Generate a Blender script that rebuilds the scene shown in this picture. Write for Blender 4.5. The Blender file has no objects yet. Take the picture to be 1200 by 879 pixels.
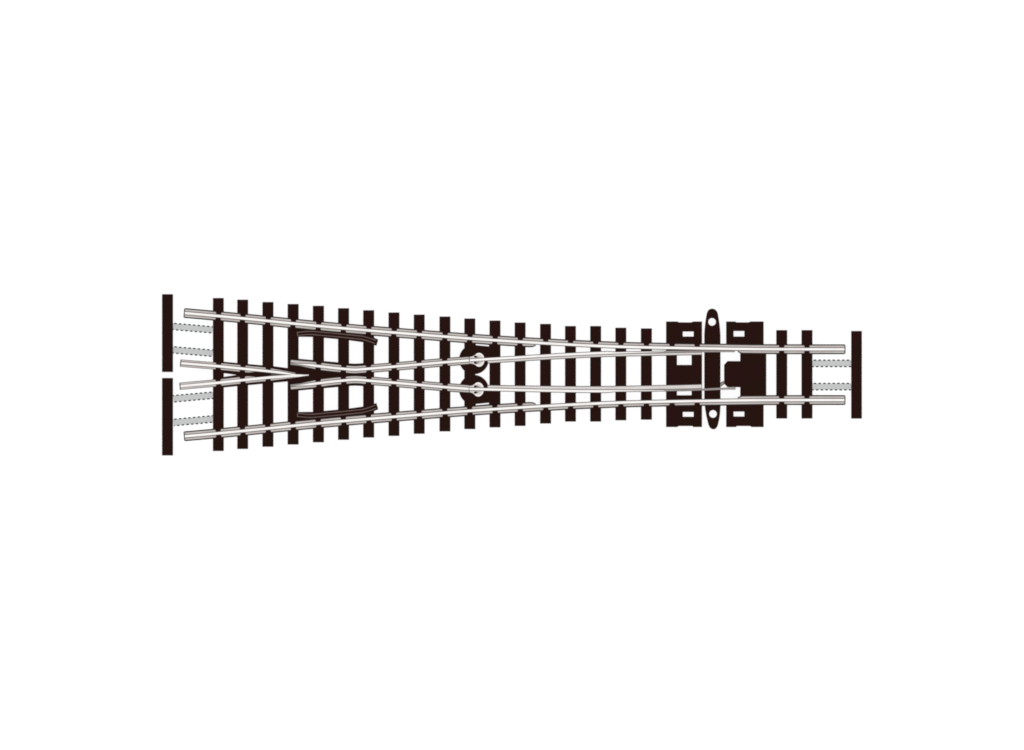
import bpy, bmesh, math, random
import numpy as np
from mathutils import Vector
from mathutils.geometry import tessellate_polygon

# One drawing unit (u) is one millimetre of track; x runs right, y runs down the
# sheet, z is height above the sheet in the same unit.
S = 0.001
random.seed(4)
scene = bpy.context.scene
col = scene.collection


def P(x, y, z):
    return ((x - 600.0) * S, (439.5 - y) * S, z * S)


# ------------------------------------------------------------------ materials
def material(name, c, rough=0.75, spec=0.1, var=0.0, scale=60.0, c2=None, stretch=(1, 1, 1)):
    m = bpy.data.materials.new(name)
    m.use_nodes = True
    nt = m.node_tree
    b = nt.nodes['Principled BSDF']
    b.inputs['Roughness'].default_value = rough
    b.inputs['Specular IOR Level'].default_value = spec
    if c2 is None:
        c2 = tuple(v * (1 - var) for v in c)
    tc = nt.nodes.new('ShaderNodeTexCoord')
    mp = nt.nodes.new('ShaderNodeMapping')
    mp.inputs['Scale'].default_value = stretch
    nz = nt.nodes.new('ShaderNodeTexNoise')
    nz.inputs['Scale'].default_value = scale
    nz.inputs['Detail'].default_value = 3
    rp = nt.nodes.new('ShaderNodeValToRGB')
    rp.color_ramp.elements[0].position = 0.35
    rp.color_ramp.elements[1].position = 0.65
    rp.color_ramp.elements[0].color = (*c, 1)
    rp.color_ramp.elements[1].color = (*c2, 1)
    L = nt.links.new
    L(tc.outputs['Object'], mp.inputs['Vector'])
    L(mp.outputs['Vector'], nz.inputs['Vector'])
    L(nz.outputs['Fac'], rp.inputs['Fac'])
    L(rp.outputs['Color'], b.inputs['Base Color'])
    return m


M = {
    'plastic': material('dark brown plastic', (0.0172, 0.0047, 0.0044), 0.8, 0.02, c2=(0.0145, 0.0056, 0.0034), scale=45),
    'ridge': material('worn brown plastic edge', (0.14, 0.098, 0.088), 0.8, 0.05, var=0.25, scale=90),
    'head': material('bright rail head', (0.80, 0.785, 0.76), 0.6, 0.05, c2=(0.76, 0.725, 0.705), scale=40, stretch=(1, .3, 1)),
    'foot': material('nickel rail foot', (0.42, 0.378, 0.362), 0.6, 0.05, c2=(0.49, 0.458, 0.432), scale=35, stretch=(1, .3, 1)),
    'pale': material('polished blade foot', (0.56, 0.515, 0.50), 0.6, 0.05, c2=(0.62, 0.595, 0.575), scale=35),
    'blade': material('ground blade steel', (0.235, 0.205, 0.195), 0.6, 0.05, c2=(0.28, 0.262, 0.245), scale=40),
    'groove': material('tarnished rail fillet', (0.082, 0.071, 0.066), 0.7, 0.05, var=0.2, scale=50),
    'edge': material('blackened rail edge', (0.020, 0.016, 0.014), 0.7, 0.05, var=0.25, scale=50),
    'thin_edge': material('dull rail edge', (0.062, 0.055, 0.051), 0.7, 0.05, var=0.2, scale=50),
    'cup': material('pressed metal cup', (0.60, 0.545, 0.53), 0.6, 0.05, c2=(0.56, 0.525, 0.505), scale=60),
    'strip': material('light grey strip', (0.47, 0.477, 0.477), 0.8, 0.05, c2=(0.455, 0.46, 0.46), scale=80),
    'dash': material('black dash', (0.008, 0.008, 0.009), 0.8, 0.02, var=0.2, scale=80),
    'paper': material('white paper', (0.88, 0.88, 0.88), 0.95, 0.0, c2=(0.872, 0.872, 0.872), scale=6),
}


# ------------------------------------------------------------------ mesh maker
class MB:
    def __init__(self):
        self.bm = bmesh.new()
        self.mats = []

    def mi(self, m):
        if m not in self.mats:
            self.mats.append(m)
        return self.mats.index(m)

    def prism(self, outer, z0, z1, m, holes=()):
        k = self.mi(m)
        loops = [outer] + list(holes)
        flat = [p for l in loops for p in l]
        bm = self.bm
        top = [bm.verts.new(P(x, y, z1)) for x, y in flat]
        bot = [bm.verts.new(P(x, y, z0)) for x, y in flat]
        tris = tessellate_polygon([[Vector((x, y, 0)) for x, y in l] for l in loops])
        for t in tris:
            for vs in ([top[i] for i in t], [bot[i] for i in t]):
                try:
                    bm.faces.new(vs).material_index = k
                except ValueError:
                    pass
        o = 0
        for l in loops:
            n = len(l)
            for i in range(n):
                a, b = o + i, o + (i + 1) % n
                bm.faces.new((top[a], top[b], bot[b], bot[a])).material_index = k
            o += n

    def box(self, x0, y0, x1, y1, z0, z1, m):
        self.prism([(x0, y0), (x1, y0), (x1, y1), (x0, y1)], z0, z1, m)

    def ribbon(self, path, a, b, z0, z1, m):
        """solid strip along path between normal offsets a and b (numbers or arrays)"""
        k = self.mi(m)
        n = len(path)
        N = normals(path)
        A = np.broadcast_to(np.asarray(a, float), (n,))
        B = np.broadcast_to(np.asarray(b, float), (n,))
        rows = []
        for i in range(n):
            p = path[i]
            q0 = p + N[i] * A[i]
            q1 = p + N[i] * B[i]
            rows.append([self.bm.verts.new(P(*q, z)) for q, z in ((q0, z0), (q1, z0), (q1, z1), (q0, z1))])
        for i in range(n - 1):
            r, s = rows[i], rows[i + 1]
            for j in range(4):
                self.bm.faces.new((r[j], r[(j + 1) % 4], s[(j + 1) % 4], s[j])).material_index = k
        self.bm.faces.new(rows[0]).material_index = k
        self.bm.faces.new(rows[-1]).material_index = k

    def build(self, name, parent=None, origin=None):
        bm = self.bm
        bmesh.ops.recalc_face_normals(bm, faces=bm.faces)
        me = bpy.data.meshes.new(name)
        if origin is None and parent is not None:
            origin = Vector(parent.matrix_world.translation)
        off = Vector(origin) if origin is not None else Vector((0, 0, 0))
        bmesh.ops.translate(bm, verts=bm.verts, vec=-off)
        bm.to_mesh(me)
        bm.free()
        for m in self.mats:
            me.materials.append(M[m])
        o = bpy.data.objects.new(name, me)
        col.objects.link(o)
        if parent is not None:
            o.parent = parent
            o.location = off - Vector(parent_world(parent))
        else:
            o.location = off
        return o


def parent_world(o):
    v = Vector((0, 0, 0))
    while o is not None:
        v += o.location
        o = o.parent
    return v


def blend(x, x0, x1, a, b):
    return a + (b - a) * np.clip((x - x0) / (x1 - x0), 0, 1)


def normals(path):
    t = np.gradient(path, axis=0)
    t /= np.linalg.norm(t, axis=1)[:, None]
    return np.stack([-t[:, 1], t[:, 0]], axis=1)      # points towards +y (down the sheet) for a path going right


def resample(pts, step=4.0, smooth=0):
    pts = np.asarray(pts, float)
    n = max(2, int(round((pts[-1, 0] - pts[0, 0]) / step)) + 1)
    xs = np.linspace(pts[0, 0], pts[-1, 0], n)
    ys = np.interp(xs, pts[:, 0], pts[:, 1])
    for _ in range(smooth):
        y2 = ys.copy()
        y2[1:-1] = (ys[:-2] + 2 * ys[1:-1] + ys[2:]) / 4
        ys = y2
    return np.stack([xs, ys], axis=1)


def y_at(path, x):
    return float(np.interp(x, path[:, 0], path[:, 1]))


def sub(path, x0, x1):
    """the stretch of path between x0 and x1"""
    mid = path[(path[:, 0] > x0 + .3) & (path[:, 0] < x1 - .3)]
    a = np.array([[x0, y_at(path, x0)]])
    b = np.array([[x1, y_at(path, x1)]])
    return np.concatenate([a, mid, b])


def mirror(path, axis=878.2):
    p = path.copy()
    p[:, 1] = axis - p[:, 1]
    return p


# heights (u)
SL = 10.0            # sleeper top
PL = 9.2             # plate top
F0, F1 = 10.6, 12.4  # rail foot
W1 = 18.6
G1 = 20.4            # fillet under the head
H1 = 21.4            # rail head

# ------------------------------------------------------------------ centre lines (rail heads)
hx = [217, 255.9, 284.7, 314, 343.7, 373.3, 402.7, 432.3, 461.7, 491.3, 521.3, 550.7, 580, 609.3, 639.3, 668.4, 698, 727.3, 757.3, 785, 835, 880, 904, 960, 989]
hy = [72.2, 68.75, 66, 63.0, 59.9, 56.95, 54.3, 51.75, 49.35, 47.0, 44.6, 42.3, 40.3, 38.5, 36.75, 35.15, 33.75, 32.6, 31.9, 31.4, 30.6, 30.0, 29.8, 29.75, 29.75]
stock_x = np.linspace(216.6, 989.6, 194)
half = np.interp(stock_x, hx, hy)
for _ in range(40):
    h2 = half.copy()
    h2[1:-1] = (half[:-2] + 2 * half[1:-1] + half[2:]) / 4
    half = h2
upper_stock = np.stack([stock_x, 439.1 - half], axis=1)
lower_stock = np.stack([stock_x, 439.1 + half], axis=1)

frog_upper = resample([(212.3, 425.6), (255.9, 429.2), (284.7, 432.1), (314, 435.0), (330, 436.8), (348, 439.3)], 4, 2)
frog_lower = resample([(211.6, 452.6), (255.9, 448.6), (284.7, 445.4), (314, 442.5), (340, 440.7), (361.8, 439.6)], 4, 2)
wing_upper = resample([(340.6, 425.0), (352, 426.4), (370, 428.7), (390, 431.1), (402.7, 432.3), (415.5, 433.5), (432.3, 432.1), (461.7, 429.7),
                       (491.3, 427.1), (521.3, 424.5), (549.4, 422.4)], 4, 1)
wing_lower = mirror(wing_upper)
switch_upper = resample([(550.6, 422.3), (580, 420.5), (600, 419.4), (627, 417.7), (655, 416.0), (683, 414.7),
                         (704, 413.8), (730, 413.1), (750, 412.8), (800, 411.8), (822, 411.5), (861, 411.4)], 4, 3)
switch_lower = resample([(550.0, 455.9), (580, 456.5), (609, 457.1), (640, 457.7), (680, 458.3), (710, 458.4),
                         (750, 458.0), (800, 457.2), (822, 456.7), (844, 455.6), (862, 455.3)], 4, 3)

# ------------------------------------------------------------------ the sheet
g = MB()
g.box(-2400, -2560, 3600, 3440, -4, 0, 'paper')
sheet = g.build('tabletop')
sheet['kind'] = 'structure'

# ------------------------------------------------------------------ turnout
turnout = bpy.data.objects.new('railway_turnout', None)
col.objects.link(turnout)
turnout.empty_display_size = 0.05
turnout['label'] = 'Y-shaped model railway turnout with pale metal rails on dark brown sleepers'
turnout['category'] = 'railway track'

SLEEPERS = [(249.6, 262.3, 349.3, 528.6), (278.1, 290.8, 351.2, 526.2), (307.6, 320.5, 354.0, 523.6),
            (337.1, 350.0, 356.3, 521.0), (366.7, 379.7, 358.4, 518.4), (396.2, 409.1, 361.2, 515.4),
            (425.6, 438.5, 363.6, 512.8), (455.3, 468.1, 366.2, 510.9), (484.9, 497.7, 368.7, 508.4),
            (515.0, 527.8, 371.0, 505.6), (544.1, 557.0, 373.3, 502.9), (573.6, 586.5, 375.7, 500.9),
            (603.1, 615.9, 378.0, 499.2), (632.9, 645.7, 379.6, 496.4), (662.1, 674.9, 382.1, 494.1),
            (691.6, 704.4, 382.1, 494.1), (721.1, 733.9, 384.1, 492.6), (751.0, 763.9, 384.9, 491.9),
            (909.6, 922.4, 386.9, 490.5), (939.2, 952.0, 386.9, 490.5)]


def chair(parent, path, x, hf, sides, name='rail_chair'):
    """plastic clip that holds a rail: a pad below the foot and a jaw on one or both sides"""
    y = y_at(path, x)
    t = (y_at(path, x + 3) - y_at(path, x - 3)) / 6
    c, s = math.cos(math.atan(t)), math.sin(math.atan(t))

    def q(u, v):
        return (x + u * c - v * s, y + u * s + v * c)
    m = MB()
    lo = -(hf + 1.3) if -1 in sides else -1.4
    hi = (hf + 1.3) if 1 in sides else 1.4
    m.prism([q(-3, lo), q(3, lo), q(3, hi), q(-3, hi)], SL - .3, F0 - .05, 'plastic')
    for sd in sides:
        a, b = 1.95 * sd, (hf + 1.5) * sd
        mid = (hf - .3) * sd
        m.prism([q(-2.7, a), q(2.7, a), q(3.3, mid), q(3.7, b), q(-3.7, b), q(-3.3, mid)], F0 - .3, 14.5, 'plastic')
    return m.build(name, parent, origin=P(x, y, SL))


for i, (x0, x1, y0, y1) in enumerate(SLEEPERS):
    m = MB()
    m.box(x0, y0, x1, y1, 0, SL, 'plastic')
    xc = (x0 + x1) / 2
    sl = m.build('sleeper', turnout, origin=P(xc, (y0 + y1) / 2, 0))
    n = i + 1
    both = n <= 13 or n >= 19
    chair(sl, upper_stock, xc, 4.4, (-1, 1) if both else (-1,))
    chair(sl, lower_stock, xc, 4.4, (-1, 1) if both else (1,))
    if n in (1, 2):
        chair(sl, frog_upper, xc, 4.0, (-1, 1))
        chair(sl, frog_lower, xc, 4.0, (-1, 1))
    if n == 3:
        chair(sl, frog_upper, xc, 3.9, (-1,))
        chair(sl, frog_lower, xc, 3.9, (1,))
    if 5 <= n <= 10:
        chair(sl, wing_upper, xc, 3.8, (-1, 1))
        chair(sl, wing_lower, xc, 3.8, (-1, 1))

# ---- rails
EW = 1.4


def foot_side(m, path, sgn, hf, ew, top, edge, taper=(0, 0), inner=0.0):
    """one half of a rail foot with its dark rolled edge"""
    n = len(path)
    f = np.full(n, hf)
    d = path[:, 0] - path[0, 0]
    e = path[-1, 0] - path[:, 0]
    for L, dd in ((taper[0], d), (taper[1], e)):
        if L:
            f = np.where(dd < L, 2.2 + (hf - 2.2) * dd / L, f)
    m.ribbon(path, np.full(n, inner * sgn), sgn * f, F0, F1, top)
    m.ribbon(path, sgn * f, sgn * (f + ew), F0, F1 - .3, edge)


def cap(m, path, end, a, b, z1, mat, w=.9):
    """blackened end face of a rail"""
    x = path[0, 0] if end < 0 else path[-1, 0]
    if end < 0:
        q = np.array([path[0] - (path[1] - path[0]) / np.linalg.norm(path[1] - path[0]) * w, path[0]])
    else:
        q = np.array([path[-1], path[-1] + (path[-1] - path[-2]) / np.linalg.norm(path[-1] - path[-2]) * w])
    m.ribbon(q, a, b, F0, z1, mat)


def head(m, path, hh=1.32, ln=0.85, groove='groove', top='head'):
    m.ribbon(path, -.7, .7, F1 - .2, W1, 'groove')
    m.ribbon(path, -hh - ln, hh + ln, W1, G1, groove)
    m.ribbon(path, -hh, hh, G1, H1, top)


def stock_rail(path, inner_sign):
    m = MB()
    foot_side(m, path, -inner_sign, 4.4, EW, 'foot', 'edge')
    foot_side(m, sub(path, path[0, 0], 628.0), inner_sign, 4.4, EW, 'foot', 'edge', (0, 4))
    foot_side(m, sub(path, 864.5, path[-1, 0]), inner_sign, 4.4, EW, 'foot', 'edge', (4, 0))
    m.ribbon(sub(path, 628.0, 864.5), 0, 1.9 * inner_sign, F0, F1, 'groove')
    head(m, path, 1.4, 0.85)
    cap(m, path, -1, -5.2, 5.2, G1 - .2, 'edge')
    cap(m, path, 1, -5.1, 5.1, G1 - .2, 'edge')
    return m.build('stock_rail', turnout, origin=P(*path[len(path) // 2], F0))


stock_rail(upper_stock, 1)
stock_rail(lower_stock, -1)


def frog_rail(path, outer, x_end):
    m = MB()
    # outer half of the foot thins towards the nose
    p = sub(path, path[0, 0], x_end)
    e = np.clip((x_end - p[:, 0]) / 34.0, 0, 1)
    f = 1.9 + (3.75 - 1.9) * e
    m.ribbon(p, 0, outer * f, F0, F1, 'foot')
    m.ribbon(sub(path, path[0, 0], 320), outer * 3.75, outer * 4.3, F0, F1 - .3, 'thin_edge')
    # the inner half stops where the nose begins
    foot_side(m, sub(path, path[0, 0], 299), -outer, 3.75, .55, 'foot', 'thin_edge', (0, 8))
    return m, p


m, p = frog_rail(frog_upper, -1, 346)
tw = np.clip((352 - frog_upper[:, 0]) / 22.0, .3, 1)
m.ribbon(frog_upper, -.6, .6, F1 - .2, W1, 'groove')
m.ribbon(frog_upper, -1.35 * tw - .8, 1.35 * tw + .8, W1, G1, 'groove')
m.ribbon(frog_upper, -1.35 * tw, 1.35 * tw, G1, H1, 'head')
cap(m, frog_upper, -1, -4.1, 4.1, G1 - .2, 'thin_edge')
m.build('crossing_rail', turnout, origin=P(*frog_upper[len(frog_upper) // 2], F0))

m, p = frog_rail(frog_lower, 1, 350)
n = len(frog_lower)
hw = np.clip((364 - frog_lower[:, 0]) / 14.0, .3, 1) * 1.4
lift = .5
m.ribbon(frog_lower, -.6, .6, F1 - .2, W1, 'groove')
m.ribbon(frog_lower, -hw - .5, hw + .5, W1, G1 + lift, 'groove')
m.ribbon(frog_lower, -hw, hw, G1 + lift, H1 + lift, 'head')
# nose filler between the two rails
q = sub(frog_lower, 318, 350)
up = np.array([y_at(frog_upper, min(x, 348)) for x in q[:, 0]]) - q[:, 1]
m.ribbon(q, np.minimum(up + .8, -1.2), -1.0, F0, 17.5, 'groove')
cap(m, frog_lower, -1, -4.1, 4.1, G1 - .2, 'thin_edge')
m.build('crossing_rail', turnout, origin=P(*frog_lower[len(frog_lower) // 2], F0))


def wing_rail(path, inner):
    """inner = side (+1 down, -1 up) on which the other wing lies"""
    m = MB()
    x = path[:, 0]
    # the flared end loses its inner foot and its head gradually
    fo = blend(x, 341, 366, 3.0, 4.0)
    fi = np.where(x < 353, 2.2, blend(x, 353, 374, 2.4, 4.0))
    m.ribbon(path, 0, -inner * fo, F0, F1, 'foot')
    m.ribbon(path, -inner * fo, -inner * (fo + .95), F0, F1 - .3, 'edge')
    m.ribbon(path, 0, inner * fi, F0, F1, 'foot')
    m.ribbon(path, inner * fi, inner * (fi + .95), F0, F1 - .3, 'edge')
    w = np.clip((x - 344) / 22.0, 0.1, 1)
    o = blend(x, 341, 362, .8, 0) * inner
    m.ribbon(path, -.5, .5, F1 - .2, W1, 'groove')
    m.ribbon(path, o - 1.35 * w - .8, o + 1.35 * w + .8, W1, G1, 'groove')
    m.ribbon(path, o - 1.35 * w, o + 1.35 * w, G1, H1, 'head')
    cap(m, path, 1, -3.9, 3.9, G1 - .2, 'blade', .7)
    return m.build('wing_rail', turnout, origin=P(*path[len(path) // 2], F0))


wing_rail(wing_upper, 1)
wing_rail(wing_lower, -1)


# ---- switch rails: full head to x = 722, then planed down to a blade
def switch_rail(path, s, foot0, foot_out, x_foot, tip, tip_lo, tip_hi):
    """s = side (+1 down, -1 up) on which the foot lies; offsets grow that way"""
    m = MB()
    full = sub(path, path[0, 0], 822.3)
    x = full[:, 0]
    run_edge = blend(x, 713, 720, 1.35, .45)            # running side of the head
    back = blend(x, 713, 740, 1.35, .95)
    run_line = run_edge + .75
    m.ribbon(full, -.4 * s, .5 * s, F0, W1, 'groove')
    m.ribbon(full, -run_line * s, (back + .7) * s, W1 - 1.5, G1, 'groove')
    hi = sub(path, path[0, 0], 778)
    xh = hi[:, 0]
    m.ribbon(hi, -blend(xh, 713, 720, 1.35, .5) * s, blend(xh, 713, 776, 1.25, .35) * s, G1, H1, 'head')
    bl = sub(path, 778, 822.3)
    m.ribbon(bl, -.75 * s, .95 * s, G1 - .2, G1 + .4, 'blade')
    # foot
    ft = sub(path, x_foot, 822.3)
    xf = ft[:, 0]
    fi = np.full(len(ft), 0.0)
    fo = blend(xf, x_foot, 822, foot0, foot_out)
    m.ribbon(ft, fi, s * fo, F0, F1, 'pale')
    m.ribbon(ft, s * fo, s * (fo + .8), F0, F1 - .3, 'thin_edge')
    # thin blade that slides beside the stock rail
    tp = sub(path, 822.3, tip)
    m.ribbon(tp, tip_lo, tip_hi, F0, 17, 'blade')
    cap(m, np.array(path[:3]), -1, -1.6, 1.6, G1 - .2, 'blade', .6)
    return m.build('switch_rail', turnout, origin=P(*path[len(path) // 2], F0))


switch_rail(switch_upper, 1, 4.2, 3.8, 571.5, 861.0, -.9, 1.3)
switch_rail(switch_lower, -1, 4.4, 5.8, 571.5, 861.8, -1.2, 1.2)

# ---- plates and plastic mouldings
A, B = frog_upper, frog_lower
top = [(x, y_at(A, x) - d) for x, d in ((255, 5.9), (278, 6.0), (300, 6.1), (320, 6.5), (337, 6.4))]
top += [(343.5, 432.3), (343.5, y_at(wing_upper, 343.5) - 5.2)]
top += [(x, y_at(wing_upper, x) - float(blend(x, 345, 390, 5.5, 7.0))) for x in (345, 350, 358, 366, 373, 385, 395, 403, 409, 415.5, 421, 428)]
top += [(432, y_at(wing_upper, 432) - 5.0)]
bot = [(x, y_at(B, x) + d) for x, d in ((255, 6.2), (278, 6.4), (300, 6.7), (320, 6.5), (337, 6.2))]
bot += [(343.5, 446.6), (343.5, y_at(wing_lower, 343.5) + 5.2)]
bot += [(x, y_at(wing_lower, x) + float(blend(x, 345, 390, 5.5, 7.0))) for x in (345, 350, 358, 366, 373, 385, 395, 403, 409, 415.5, 421, 428)]
bot += [(432, y_at(wing_lower, 432) + 5.0)]
m = MB()
m.prism(top + bot[::-1], 0.5, PL, 'plastic', holes=[[(262, 437.3), (262, 441.8), (277.6, 439.4)]])
m.build('frog_plate', turnout, origin=P(345, 439, 0))


def guard_rail(flip):
    f = (lambda y: 877.6 - y) if flip else (lambda y: y)
    m = MB()
    def st(x):
        return y_at(upper_stock, x) + 2
    base = [(344, st(344)), (380, st(380)), (432, st(432)), (432, 393.2), (443.1, 397.8), (441.2, 405.2), (433, 403.0),
            (425, 401.0), (405, 398.3), (380, 396.0), (366, 394.9), (344, 394.7)]
    m.prism([(x, f(y)) for x, y in base], 0.5, SL + .2, 'plastic')
    rail = resample([(348.2, 391.4), (360, 390.2), (366, 390.2), (397, 393.0), (425, 395.9), (433, 398.2), (442.2, 401.6)], 2)
    rail[:, 1] = [f(y) for y in rail[:, 1]]
    m.ribbon(rail, -2.4, 2.4, SL + .2, 18, 'plastic')
    for d in (-1.85, 1.85):
        m.ribbon(rail[:-1], d - .45, d + .45, 18, 18.5, 'ridge')
    m.ribbon(np.array([rail[0], rail[0] + [.9, 0]]), -1.4, 1.4, 18, 18.5, 'ridge')
    m.build('guard_rail', turnout, origin=P(395, f(393), 0))


guard_rail(False)
guard_rail(True)


def hinge(flip):
    f = (lambda y: 878.0 - y) if flip else (lambda y: y)
    cx, cy, r = 555.4, 421.2, 17.4
    a1 = math.atan2(-13.4, -math.sqrt(r * r - 13.4 ** 2))
    arc = [(cx + r * math.cos(t), cy + r * math.sin(t)) for t in np.linspace(0, 2 * math.pi + a1, 44)]
    out = [(arc[-1][0], 397), (580, 399.5), (580, 421.2)] + arc
    slot = [(557.6, 402.9), (573.0, 404.3), (573.0, 406.0), (557.6, 404.5)]
    m = MB()
    m.prism([(x, f(y)) for x, y in out], 0.5, PL, 'plastic', holes=[[(x, f(y)) for x, y in slot]])
    o = m.build('hinge_plate', turnout, origin=P(556, f(421), 0))
    # pressed cup that takes the heel of the switch rail
    k = MB()
    c = (562.0, 421.7)
    if flip:
        c = (561.0, f(456.4))
    R = 8.0 if not flip else 8.2
    ring = [(c[0] - .6 + (R - 1.8) * math.cos(t), c[1] + R * math.sin(t)) for t in np.linspace(-2.25, 2.25, 30)]
    ring += [(553.2, c[1] + 4.4), (550.4, c[1] + 4.3), (550.4, c[1] - 3.4), (553.2, c[1] - 3.9)]
    k.prism([(x, f(y)) for x, y in ring], PL - .1, 13.0, 'cup')
    rim = np.array([(x, f(y)) for x, y in ring[:30]])
    if flip:
        rim = rim[::-1]
    k.ribbon(rim, -.1, 1.5, 12.6, 13.8, 'head')
    for sg in (-1, 1):
        yy = c[1] + sg * 3.6
        k.prism([(x, f(y)) for x, y in ((555.4, yy - 1.2), (557.6, yy - 1.3), (559.2, yy - .3), (562.6, yy - sg * 1.2), (560.2, yy + .6), (557.8, yy + 1.3), (555.8, yy + 1.0))],
                12.8, 13.3, 'dash')
    k.build('hinge_cup', turnout, origin=P(c[0], f(c[1]), PL))


hinge(False)
hinge(True)


def rect(x0, y0, x1, y1):
    return [(x0, y0), (x1, y0), (x1, y1), (x0, y1)]


m = MB()
out = [(780.5, 376.8), (793.6, 376.8), (796, 377.8), (810, 377.8), (812.4, 376.8), (822.6, 376.8), (822.6, 500.5),
       (812.4, 500.5), (811.6, 499.3), (795, 499.3), (793.8, 500.5), (780.5, 500.5)]
m.prism(out, 0.3, PL + .6, 'plastic', holes=[rect(800.1, 388.6, 812.8, 394.4), rect(800.1, 482.8, 812.8, 488.4),
                                           rect(793.3, 411.5, 810.4, 427.7), rect(793.3, 453.5, 810.4, 463.2)])
sp = m.build('switch_plate', turnout, origin=P(801, 439, 0))
sp['label'] = 'dark plate with two square windows left of the tie bar'
for x in (787.5, 816.9):
    chair(sp, upper_stock, x, 4.4, (-1,))
    chair(sp, lower_stock, x, 4.4, (1,))

m = MB()
out = [(850.9, 376.8), (861.2, 376.8), (863.5, 377.8), (877, 377.8), (879.9, 376.8), (894.8, 376.8), (894.8, 409),
       (897.9, 409), (897.9, 469), (894.8, 469), (894.8, 500.5), (880.6, 500.5), (879, 499.3), (863.5, 499.3),
       (862.3, 500.5), (850.9, 500.5), (850.9, 469.2), (867.4, 469.2), (867.4, 453.8), (852.5, 453.8), (848.5, 449.6),
       (848.5, 427.6), (852.5, 423.2), (867.4, 423.2), (867.4, 409), (850.9, 409)]
m.prism(out, 0.3, PL + .6, 'plastic', holes=[rect(859.6, 388.0, 872.2, 394.4), rect(859.6, 482.4, 872.2, 488.1)])
sp = m.build('switch_plate', turnout, origin=P(873, 439, 0))
sp['label'] = 'dark plate with a stepped notch right of the tie bar'


def circle(cx, cy, r, n=28):
    return [(cx + r * math.cos(t), cy + r * math.sin(t)) for t in np.linspace(0, 2 * math.pi, n, endpoint=False)]


# ---- tie bar that slides between the two plates
left = [(830.4, 363.2), (829.0, 365.2), (828.2, 367.5), (827.2, 373), (826.4, 379), (825.7, 385.5), (825.3, 392), (825.3, 468),
        (825.8, 475), (826.6, 481), (827.5, 486.5), (829.0, 493), (830.1, 497.5), (831.4, 500.4), (833.2, 502.3)]
right = [(838.6, 502.3), (840.2, 500.6), (841.4, 497.5), (842.7, 491.5), (843.7, 485), (844.2, 477), (844.3, 468), (844.2, 392),
         (843.7, 385.5), (843.0, 379), (842.1, 373), (841.1, 367.5), (840.2, 365.2), (838.6, 363.2)]
out = left + [(834.5, 502.9), (836, 503.1), (837.3, 502.9)] + right + [(836.6, 362.1), (834.5, 361.7), (832.4, 362.1)]
m = MB()
m.prism(out, 0.3, PL + .2, 'plastic', holes=[circle(834.4, 377.3, 4.5), circle(835.5, 485.1, 4.5)])
m.build('tie_bar', turnout, origin=P(835, 432, 0))

# ---- little spring wire between tie bar and plate
m = MB()
w = np.array([(843.6, 451.6), (846.0, 449.8), (848.6, 447.8)])
m.ribbon(w, -1.1, 1.1, 6.5, 8.6, 'blade')
m.ribbon(w, -1.9, -1.1, 6.5, 9.0, 'plastic')
m.ribbon(w, 1.1, 1.9, 6.5, 9.0, 'plastic')
m.build('spring', turnout, origin=P(846, 450, 6.5))

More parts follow.
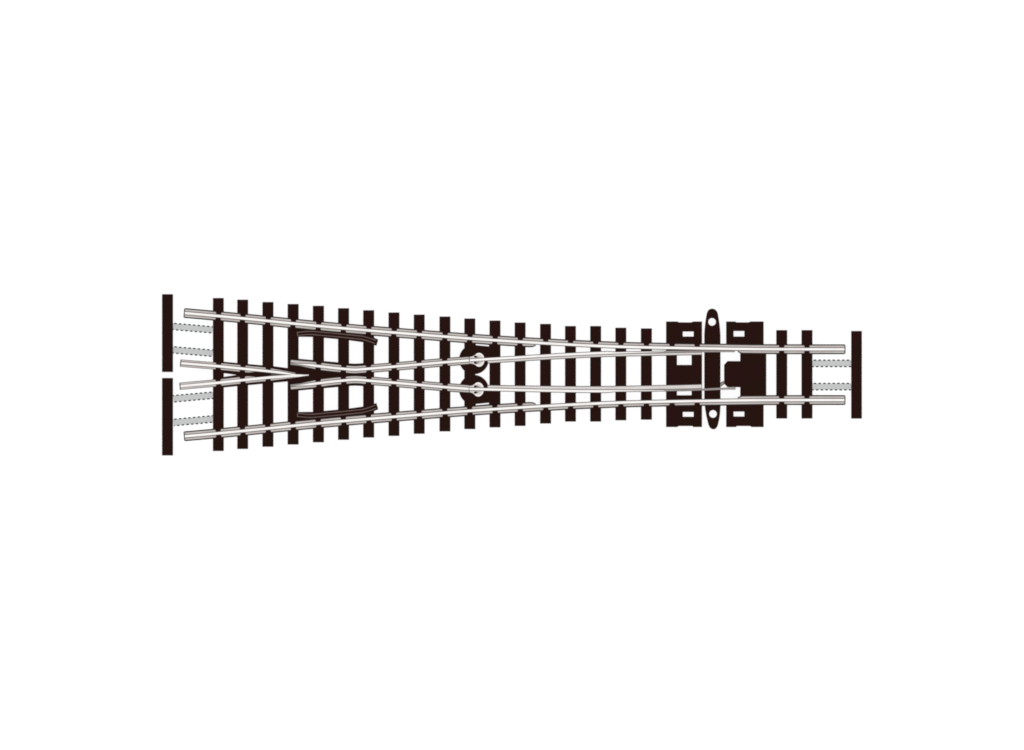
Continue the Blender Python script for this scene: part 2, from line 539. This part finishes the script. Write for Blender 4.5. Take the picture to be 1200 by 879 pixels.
# ------------------------------------------------------------------ loose end sleepers with their dashed strips
def end_sleeper(x0, x1, y0, y1, strips, label):
    m = MB()
    m.box(x0, y0, x1, y1, 0, SL, 'plastic')
    o = m.build('end_sleeper', None, origin=P((x0 + x1) / 2, (y0 + y1) / 2, 0))
    o['label'] = label
    o['category'] = 'sleeper'
    o['group'] = 'end sleepers joined by dashed grey strips'
    for xa, xb, ya, yb, w, ph in strips:
        path = np.array([(xa, ya), ((xa + xb) / 2, (ya + yb) / 2), (xb, yb)])
        k = MB()
        k.ribbon(path, 0, w, 0.2, 4.0, 'strip')
        L = math.hypot(xb - xa, yb - ya)
        d = (path[2] - path[0]) / L
        for edge, p0 in ((0, ph), (w, ph + 2.6)):
            t = (p0 % 5.5) - 5.5
            while t < L:
                a, b = max(t, 0.0), min(t + 2.9, L - .05)
                if b - a > .4:
                    q = np.array([path[0] + d * a, path[0] + d * b])
                    k.ribbon(q, edge - .72, edge + .72, 0.4, 4.3, 'dash')
                t += 5.5
        k.build('connecting_strip', o, origin=P((xa + xb) / 2, (ya + yb) / 2, 0))
    return o


end_sleeper(190.0, 202.8, 344.8, 436.0,
            [(203.0, 249.4, 378.9, 382.9, 7.4, 1.2), (203.0, 249.4, 406.3, 410.3, 7.4, 1.4)],
            'upper of two dark end sleepers at far left, dashed grey strips sloping down rightward')
end_sleeper(190.0, 202.8, 443.0, 533.8,
            [(203.0, 249.4, 463.6, 459.4, 7.6, 3.6), (203.0, 249.4, 491.4, 487.2, 7.6, 1.2)],
            'lower of two dark end sleepers at far left, dashed grey strips rising rightward')
end_sleeper(997.4, 1009.9, 387.9, 490.6,
            [(952.2, 997.2, 422.1, 422.1, 7.6, 1.4), (952.2, 997.2, 449.3, 449.3, 7.6, 1.4)],
            'single dark end sleeper right of the turnout with two level grey dashed strips')

# ------------------------------------------------------------------ light
ld = bpy.data.lights.new('added_overhead_lamp', 'AREA')  # lamp added far overhead so shadows stay hidden beneath the parts
ld.shape = 'DISK'
ld.size = 1.2
D = 20.0
ld.energy = 1.07 * math.pi ** 2 * D * D
ld.color = (1.0, 1.0, 1.0)
lo = bpy.data.objects.new('added_overhead_lamp', ld)
lo.location = (0, 0, D)
col.objects.link(lo)

w = bpy.data.worlds.new('World')
scene.world = w
w.use_nodes = True
bg = w.node_tree.nodes['Background']
bg.inputs['Color'].default_value = (1, 1, 1, 1)
bg.inputs['Strength'].default_value = 0.16

# ------------------------------------------------------------------ camera
cd = bpy.data.cameras.new('camera')
cd.type = 'ORTHO'
cd.sensor_fit = 'HORIZONTAL'
cd.ortho_scale = 1200 * S
cd.clip_start = 0.01
cd.clip_end = 100
co = bpy.data.objects.new('camera', cd)
co.location = (0, 0, 2.0)
col.objects.link(co)
scene.camera = co

vs = scene.view_settings
vs.view_transform = 'Standard'
vs.look = 'None'
vs.exposure = 0
vs.gamma = 1
scene.cycles.pixel_filter_type = 'BLACKMAN_HARRIS'
scene.cycles.filter_width = 1.8
scene.cycles.max_bounces = 6
scene.cycles.use_denoising = False
